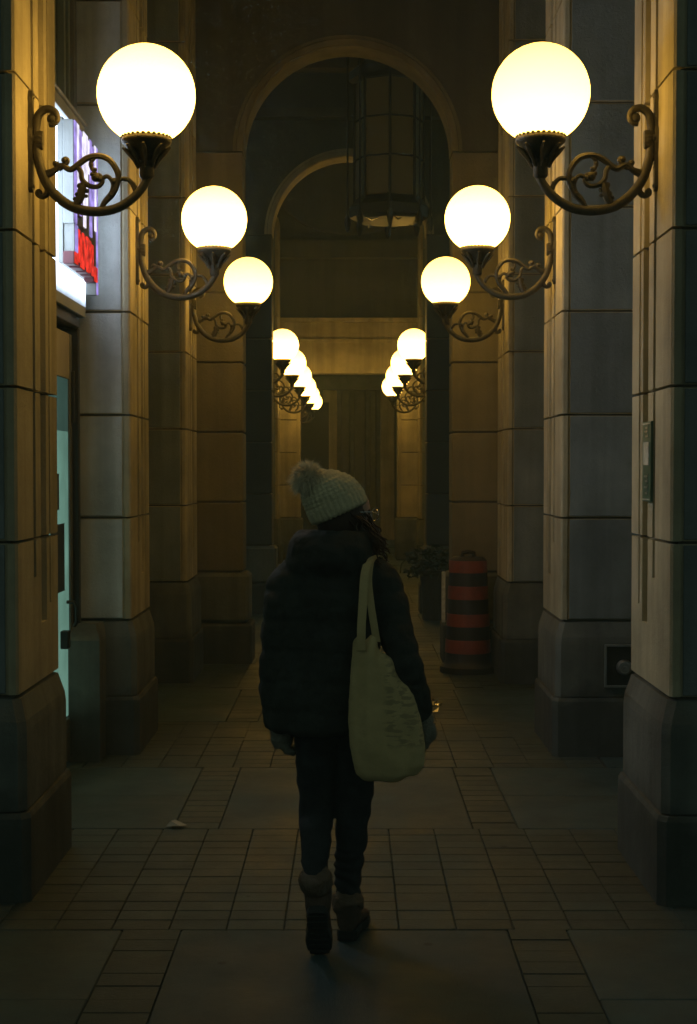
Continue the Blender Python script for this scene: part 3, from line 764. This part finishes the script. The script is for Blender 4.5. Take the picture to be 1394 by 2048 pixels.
m = MB(); c0 = Vector((-.85, 6.63, .012)); 
m.add([(-.87,6.64,.004),(-.80,6.60,.018),(-.77,6.66,.006),(-.83,6.69,.026),(-.845,6.645,.030)], [(0,1,4),(1,2,4),(2,3,4),(3,0,4),(0,3,2,1)])
tag(m.build('litter', M['paper']), 'small pale scrap lying on the pavement on the left', 'litter')
m = MB()  # chrome shards shaped to imitate a glint on wet paving
rr = random.Random(3)
for i in range(9):
    x = .60 + rr.uniform(-.03,.04); y = 10.1+rr.uniform(-.3,.2)
    m.add([(x-.02,y,.004),(x+.012,y-.02,.006),(x+.025,y+.03,.02+rr.uniform(-.01,.02)),(x-.006,y+.02,.010)], [(0,1,2),(0,2,3),(0,3,2,1)])
tag(m.build('wet_glint', M['chrome']), 'shiny shards added as a gold glint on the pavement beside the hand', 'litter')

# ================================================================== person
PY = 4.98
def px(a): return (a-701)/573.0
def pz(b): return (1905-b)/573.0
T = thing('person', 'person walking away in cream bobble hat, black puffer coat, dark jeans and brown boots', 'person', (px(668), PY, 0))
OX = px(668)
def rel(a, b, dy=0): return Vector((px(a)-OX, dy, pz(b)))
def skinned(name, pts, edges, rad, mt, parent, sub=2, root=0):
    me = bpy.data.meshes.new(name); me.from_pydata([tuple(p) for p in pts], edges, []); me.materials.append(mt)
    o = bpy.data.objects.new(name, me); COL.objects.link(o)
    sk = o.modifiers.new('skin','SKIN'); sk.use_smooth_shade=True
    lay = me.skin_vertices[0].data
    for i, r in enumerate(rad):
        lay[i].radius = r if isinstance(r, tuple) else (r, r)
    lay[root].use_root = True
    ss = o.modifiers.new('sub','SUBSURF'); ss.levels = sub; ss.render_levels = sub
    bpy.context.view_layer.update()
    dg = bpy.context.evaluated_depsgraph_get()
    m2 = bpy.data.meshes.new_from_object(o.evaluated_get(dg)); o.modifiers.clear(); o.data = m2
    o.parent = parent; return o
# joints
pel = rel(662,1420); che = rel(664,1190); nek = rel(672,1085,.02); hdb = rel(682,1058,.02)
lsh = rel(580,1155); lel = rel(556,1300,-.03); lwr = rel(558,1430,.02); lhd = rel(560,1465,.04)
rsh = rel(752,1150); rel_ = rel(800,1290,-.10); rwr = rel(838,1415,-.05); rhd = rel(846,1452,-.02)
lhip = rel(632,1440); lkn = rel(632,1635,.03); lan = Vector((rel(632,0).x,-.12,.25)); lto = Vector((rel(638,0).x,-.085,.10))
rhip = rel(712,1440); rkn = rel(706,1640,.05); ran = rel(694,1805,.09); rto = rel(716,1868,.22)
pts = [pel, rel(663,1320), che, nek, hdb, lsh, lel, lwr, lhd, rsh, rel_, rwr, rhd, lhip, lkn, lan, lto, rhip, rkn, ran, rto]
eds = [(0,1),(1,2),(2,3),(3,4),(2,5),(5,6),(6,7),(7,8),(2,9),(9,10),(10,11),(11,12),(0,13),(13,14),(14,15),(15,16),(0,17),(17,18),(18,19),(19,20)]
rad = [.13,.115,.12,.052,.052,.05,.036,.024,.026,.05,.036,.024,.026,.06,.036,.024,.022,.06,.036,.024,.022]
# fingers
for base, wr, sgn in ((8, lhd-lwr, 1),(12, rhd-rwr, -1)):
    d = wr.normalized(); sd = Vector((0,1,0)); cu = Vector((sgn,0,0))
    b0 = pts[base]
    for i, L_ in enumerate((.032,.036,.034,.027)):
        p1 = b0 + d*.035 + sd*(.027-.018*i); p2 = p1 + d*L_ + cu*.006; p3 = p2 + d*L_*.5 + cu*.018
        n0 = len(pts); pts += [p1,p2,p3]; rad += [.009,.0085,.0065]; eds += [(base,n0),(n0,n0+1),(n0+1,n0+2)]
    p1 = b0 + sd*.035 + d*.005; p2 = p1 + d*.028 + sd*.012 + cu*.01; n0=len(pts); pts += [p1,p2]; rad += [.011,.009]; eds += [(base,n0),(n0,n0+1)]
body = skinned('body', pts, eds, rad, M['skin'], None, 1)
# head with face, turned to the right and slightly up-left tilted
hd = MB()
HC = rel(690,1034,.03)
face = Vector((.86,.50,-.04)).normalized(); upv = (Vector((-.28,-.02,.96)) - face*Vector((-.28,-.02,.96)).dot(face)).normalized(); sid = face.cross(upv)
def hp(f, s_, u): return HC + face*f + sid*s_ + upv*u
def hb(f, s_, u, r, sc=(1,1,1)):
    q = MB(); q.ball((0,0,0), r, 14, 10, sc)
    hd.add([hp(f+v[0], s_+v[1], u+v[2]) for v in q.v], q.f)
hb(0,0,.02,.092,(1.04,.84,1.10)); hb(.022,0,-.045,.066,(1,.86,1.05)); hb(.052,0,-.088,.026,(1,1,.8))
hd.add([hp(*v) for v in [(.088,-.012,-.035),(.088,.012,-.035),(.117,0,-.036),(.086,0,.02)]], [(0,1,2),(0,2,3),(1,3,2),(0,3,1)])
hb(.086,0,-.062,.014,(.7,1.5,.4)); hb(.086,0,-.071,.013,(.7,1.3,.45))
for q in (-1,1): hb(.078,q*.03,.006,.013,(.6,1,.6)); hb(-.005,q*.08,-.01,.022,(.7,.35,1.2)); hb(.07,q*.032,.022,.014,(.6,1.3,.4))
ho = hd.build('head_tmp', M['skin'])
# join head into the body: one continuous surface
bm = bmesh.new(); bm.from_mesh(body.data); bm.from_mesh(ho.data); bm.to_mesh(body.data); bm.free(); bpy.data.objects.remove(ho)
remesh(body, .006, 2); body.parent = T

# --- coat
def ell(c, rx, ry, z, n=28, tilt=0, p=1.0):
    return [(c[0]+rx*math.cos(a), c[1]+ry*math.sin(a), z + tilt*math.cos(a)) for a in [2*math.pi*i/n for i in range(n)]]
C = MB()
def tor(prof):
    C.loft([ell((px(x)-OX, dy), r/573.0, ry, pz(y)) for y, x, r, ry, dy in prof])
tor([(1466,645,104,.145,0),(1455,645,113,.16,0),(1400,648,115,.165,0),(1330,650,112,.16,0),(1250,655,108,.155,.0),(1190,662,108,.155,.0),(1150,668,108,.148,.005),(1125,672,98,.135,.01),(1100,672,80,.11,.02),(1080,672,66,.09,.03)])
def arm_(P, r):
    Q = catmull(P, 6); n = len(Q); rr_ = []
    for i in range(n):
        t_ = i/(n-1)*(len(r)-1); a = int(min(t_, len(r)-2)); f = t_-a
        rr_.append((r[a]*(1-f)+r[a+1]*f))
    C.tube(Q, rr_, 18)
arm_([rel(606,1160,.0), rel(580,1180,.0), rel(562,1250,-.02), rel(556,1320,-.03), rel(552,1390,-.01), rel(556,1462,.02)], [.085,.085,.070,.066,.062,.048])
arm_([rel(730,1150,.0), rel(764,1180,-.03), rel(786,1245,-.09), rel(803,1310,-.14), rel(821,1370,-.13), rel(842,1428,-.09)], [.082,.080,.062,.058,.056,.044])
# folded hood on the shoulders
C.loft([ell((px(x)-OX, dy), r/573.0, ry, pz(y), tilt=tl) for y, x, r, ry, dy, tl in
        [(1150,662,88,.13,-.02,0),(1125,660,88,.145,-.03,0),(1095,662,82,.14,-.03,0),(1072,664,76,.12,-.02,0),(1062,668,70,.10,-.01,0),(1064,668,60,.085,-.005,0)]])
coat = C.build('coat', M['coat'], None, True)
def quilt(co):
    w = .5+.5*math.cos(2*math.pi*(co.z*9.5 + .05*math.sin(co.x*14)))
    k_ = 0 if co.z > 1.36 else 1
    return (-.004*(w**8)*k_ + .009*noise.noise(co*12) + .005*noise.noise(co*34))
remesh(coat, .009, 2, quilt); coat.parent = T
# --- trousers
J = MB()
def leg(P, r, n=16):
    Q = catmull(P, 6); m_ = len(Q); rr_ = []
    for i in range(m_):
        t_ = i/(m_-1)*(len(r)-1); a = int(min(t_, len(r)-2)); f = t_-a; rr_.append(r[a]*(1-f)+r[a+1]*f)
    J.tube(Q, rr_, n)
leg([rel(633,1420,0), rel(632,1510,.01), rel(632,1580,.03), rel(631,1650,.03), Vector((rel(630,0).x,-.03,.40)), Vector((rel(632,0).x,-.085,.31)), Vector((rel(632,0).x,-.115,.262))], [.085,.076,.067,.061,.056,.046,.041])
leg([rel(712,1420,0), rel(714,1510,.01), rel(711,1580,.03), rel(706,1650,.05), rel(701,1710,.06), rel(696,1770,.08), rel(695,1815,.09)], [.085,.076,.066,.060,.055,.049,.044])
J.ball(tuple(rel(668,1430)), .13, 16, 10, (1.05,.85,.8))
jeans = J.build('jeans', M['jeans'], None, True)
remesh(jeans, .007, 2, lambda co: .004*noise.noise(co*22)*1 + (.004*math.sin(co.z*120+6*noise.noise(co*9)) if co.z<.33 else .002*math.sin(co.z*60+5*noise.noise(co*8))))
jeans.parent = T
# --- boots
def boot(anc, heel, toe, up, first):
    """anc ankle, heel / toe sole points, up = foot's up vector"""
    f = (toe-heel).normalized(); u = (up - f*up.dot(f)).normalized(); s_ = f.cross(u)
    L_ = (toe-heel).length
    B_ = MB()
    secs = [(-.02,.022,.05,.0),(.0,.034,.085,.0),(.12,.040,.105,0),(.3,.040,.095,0),(.5,.042,.070,0),(.72,.048,.055,0),(.9,.042,.042,0),(1.0,.022,.026,0)]
    B_.loft([[tuple(heel+f*(L_*t_) + s_*(w*math.cos(a)) + u*(h/2+.016 + h/2*math.sin(a))) for a in [2*math.pi*i/16 for i in range(16)]] for t_, w, h, _ in secs])
    B_.tube([heel+f*L_*.2+u*.05, heel+f*L_*.16+u*.11, anc], [.045,.049,.050], 16)
    b = B_.build('boot', M['boot'], None, True); remesh(b, .006, 3, lambda co: .002*noise.noise(co*40)); b.parent = T
    S_ = MB()
    out_ = [(-.03,.0),(-.015,.026),(.06,.036),(.25,.036),(.45,.034),(.7,.046),(.9,.042),(1.0,.026),(1.03,0)]
    lo = [(t_,w) for t_,w in out_] + [(t_,-w) for t_,w in out_[-2:0:-1]]
    S_.loft([[tuple(heel+f*(L_*t_)+s_*w*k_+u*h) for t_,w in lo] for h,k_ in ((-.004,.94),(.003,1.03),(.020,1.03),(.028,.95))])
    S_.build('sole', M['sole'], b)
    for k_ in range(7):
        q = MB(); c = heel+f*(L_*(.08+.14*k_))
        q.loft([[tuple(c+f*a+s_*b_*(.028 if k_ in (2,3) else .034)+u*h) for a,b_ in ((-.008,-1),(.008,-1),(.008,1),(-.008,1))] for h in (-.010,-.003)]); q.build('tread', M['sole'], b)
    K = MB(); d = (anc-(heel+f*L_*.16+u*.11)).normalized()
    K.tube([anc-d*.040, anc-d*.03, anc-d*.005, anc+d*.02, anc+d*.028], [.050,.056,.060,.056,.047], 18)
    k_ = K.build('cuff', M['cuff'], None, True); remesh(k_, .006, 1, lambda co: .004*noise.noise(co*60)); k_.parent = T
# trailing left foot stands on its toe, heel raised
boot(Vector((rel(632,0).x,-.125,.272)), Vector((rel(636,0).x, -.205, .180)), Vector((rel(640,0).x, -.085, .003)), Vector((0,.7,.7)), True)
boot(rel(695,1828,.09), Vector((rel(692,0).x, .045, .010)), Vector((rel(722,0).x, .26, .010)), Vector((0,0,1)), False)

# --- mittens with separate curled fingers
def glove(wr, hand, sgn):
    d = (hand-wr).normalized(); G = MB(); sd = Vector((0,1,0)); cu = Vector((sgn,0,0))
    G.tube([wr-d*.02, wr+d*.01, hand, hand+d*.030], [.034,.036,.042,.036], 14)
    for i, L_ in enumerate((.034,.038,.036,.028)):
        p1 = hand + d*.03 + sd*(.027-.018*i); p2 = p1 + d*L_*.7 + cu*.006; p3 = p2 + d*L_*.15 + cu*.030
        G.tube([p1-d*.02,p1,p2,p3], [.014,.0135,.013,.010], 10)
    p1 = hand + sd*.036 - d*.01; G.tube([p1-sd*.02, p1, p1+d*.035+cu*.006, p1+d*.055+cu*.016], [.014,.014,.013,.010], 10)
    g_ = G.build('glove', M['glove'], None, True); remesh(g_, .005, 1, lambda co: .0035*noise.noise(co*70)); g_.parent = T
    F_ = MB()                                         # fleece fuzz
    rr_ = random.Random(5)
    vsn = [(v.co.copy(), v.normal.copy()) for v in g_.data.vertices]
    for k_ in range(900):
        c, n_ = vsn[rr_.randrange(len(vsn))]; q = Vector((rr_.uniform(-1,1),rr_.uniform(-1,1),rr_.uniform(-1,1)))*.5
        e = (n_+q).normalized()*rr_.uniform(.006,.014); w = e.cross(Vector((rr_.uniform(-1,1),.3,rr_.uniform(-1,1)))).normalized()*.0009
        F_.add([c-w, c+w, c+e], [(0,1,2)])
    F_.build('fleece', M['glove'], g_)
glove(rel(556,1455,.02), rel(562,1483,.03), 1)
glove(rel(842,1428,-.09), rel(849,1462,-.07), -1)

# --- hat
H = MB(); axis = Vector((-.40,-.03,.915)).normalized()
b0 = rel(680,1030,.02)
cs = [(0.0,.103,(0,0)),(.010,.108,(0,0)),(.045,.109,(0,0)),(.055,.106,(0,0)),(.085,.103,(-.004,0)),(.115,.088,(-.012,.0)),(.140,.064,(-.026,0)),(.155,.036,(-.040,0)),(.160,.016,(-.046,0))]
e1 = Vector((0,1,0)); e1 = (e1-axis*e1.dot(axis)).normalized(); e2 = axis.cross(e1)
def hring(h, r, o_): 
    c = b0 + axis*h + Vector((o_[0],0,0))
    return [tuple(c + (e1*math.cos(a)*.98 + e2*math.sin(a))*r) for a in [2*math.pi*i/36 for i in range(36)]]
H.loft([hring(*c) for c in cs])
hat = H.build('hat', M['knit'], None, True)
def rib(co):
    v = co - b0; a = math.atan2(v.dot(e2), v.dot(e1)); h = v.dot(axis)
    return .0022*math.cos(a*34) + (.0015*math.sin(h*420) if h>.05 else 0) + .002*noise.noise(co*45)
remesh(hat, .0045, 2, rib); hat.parent = T
P_ = MB(); rr_ = random.Random(11)
pc = rel(615,955,-.02)
P_.ball(tuple(pc), .036, 12, 8)
for i in range(5200):
    d = Vector((rr_.gauss(0,1),rr_.gauss(0,1),rr_.gauss(0,1))).normalized()
    L_ = rr_.uniform(.044,.070); 
    if d.z < 0: L_ *= 1.12
    sag = Vector((-.004,0,-.016))*rr_.random()
    a = pc+d*.02; b = pc+d*L_*.75+sag*.4+Vector((rr_.uniform(-1,1),rr_.uniform(-1,1),rr_.uniform(-1,1)))*.004; c = pc+d*L_+sag+Vector((rr_.uniform(-1,1),rr_.uniform(-1,1),rr_.uniform(-1,1)))*.008
    w = d.cross(Vector((rr_.uniform(-1,1),rr_.uniform(-1,1),rr_.uniform(-1,1)))).normalized()*.0009
    P_.add([a-w,a+w,b+w*.8,b-w*.8,c], [(0,1,2,3),(3,2,4)])
P_.build('pompom', M['fur'], hat)
# --- hair: curly locks falling on the right side
Hh = MB()
for i in range(150):
    a0_ = rr_.uniform(0,1); st = hp(rr_.uniform(-.05,.055), (-1 if rr_.random()<.6 else 1)*rr_.uniform(.06,.088), rr_.uniform(-.03,.02))
    tgt = rel(rr_.uniform(712,778), rr_.uniform(1085,1140), rr_.uniform(-.10,.10))
    ph = rr_.uniform(0,6.28); am = rr_.uniform(.005,.013); P3 = []
    for k_ in range(13):
        t_ = k_/12; c = st.lerp(tgt, t_) + Vector((.02*math.sin(t_*math.pi),0,.0)); c += Vector((math.cos(ph+t_*13),math.sin(ph+t_*13),0))*am*min(1,t_*3)
        P3.append(c)
    Hh.tube(P3, [.0028]*10+[.0024,.0018,.0008], 4)
Hh.build('hair', M['hair'], T, True)
Hb = MB(); q = MB(); q.ball((0,0,0), .098, 16, 12, (1.0,.94,1.05)); Hb.add([hp(-.012+v[0], v[1], v[2]) for v in q.v if True], q.f)
# keep the face free: only the back of the skull carries hair
hbk = Hb.build('hair_cap', M['hair'], None, True)
bm = bmesh.new(); bm.from_mesh(hbk.data)
bmesh.ops.delete(bm, geom=[f for f in bm.faces if (f.calc_center_median()-HC).dot(face) > .035], context='FACES'); bm.to_mesh(hbk.data); bm.free(); hbk.parent = T
# --- glasses
Gl = MB()
for q in (-1,1):
    c = (.104, q*.031, .002)
    Gl.tube([hp(c[0], c[1]+.024*math.cos(a), c[2]+.021*math.sin(a)) for a in [2*math.pi*j/18 for j in range(19)]], .0018, 6)
    Gl.tube([hp(.104,q*.055,.004), hp(.06,q*.078,.006), hp(0,q*.088,.002)], .0018, 6)
Gl.tube([hp(.106,-.008,.006), hp(.110,0,.009), hp(.106,.008,.006)], .0015, 6)
Gl.build('glasses', M['chrome'], T, True)

# --- tote bag on the right shoulder (own thing, carried)
TB = thing('tote_bag', 'natural canvas tote bag hanging from the right shoulder of the walker', 'bag', (px(770), PY-.17, .62))
BO = Vector((px(770), PY-.17, .62))
def bp(a, b, dy=0): return Vector((px(a), PY-.17+dy, pz(b))) - BO
B2 = MB()
secs = [(1550,757,12,.015),(1546,766,38,.035),(1535,772,60,.052),(1515,776,70,.062),(1480,774,74,.068),(1430,770,71,.066),(1380,762,62,.060),(1340,752,49,.052),(1305,740,32,.040),(1280,733,20,.028),(1270,732,15,.018)]
B2.loft([[tuple(bp(x,y)+Vector((r/573.0*math.cos(a), ry*math.sin(a)*(1 if math.sin(a)>0 else .9),0))) for a in [2*math.pi*i/36 for i in range(36)]] for y,x,r,ry in secs])
bag = B2.build('bag_body', M['tote'], None, True)
def crease(co):
    t_ = max(0, min(1, (co.z)/.45)); a = co.x*60*(1+.9*t_)+2.5*noise.noise(Vector((co.x*6,co.y*3,co.z*3)))
    return .010*t_*math.sin(a) + .008*noise.noise(Vector((co.x*20,co.y*10,co.z*5))) + .0015*noise.noise(co*60)
remesh(bag, .006, 1, crease); bag.parent = TB
for P, w in (([(722,1292,-.03),(722,1250,-.035),(725,1200,-.01),(728,1155,.02),(733,1130,.045),(740,1117,.075),(752,1114,.14),(764,1130,.21)], .0145),
             ([(752,1276,-.01),(746,1240,-.015),(740,1200,.005),(736,1160,.03),(739,1130,.055),(744,1119,.085),(756,1115,.15),(768,1130,.21)], .0125)):
    Q = catmull([bp(a,b,c) for a,b,c in P], 5); m = MB()
    m.loft([[tuple(q+Vector((-w,0,0))),tuple(q+Vector((w,0,0))),tuple(q+Vector((w,-.003,.003))),tuple(q+Vector((-w,-.003,.003)))] for q in Q]); m.build('strap', M['tote'], TB)
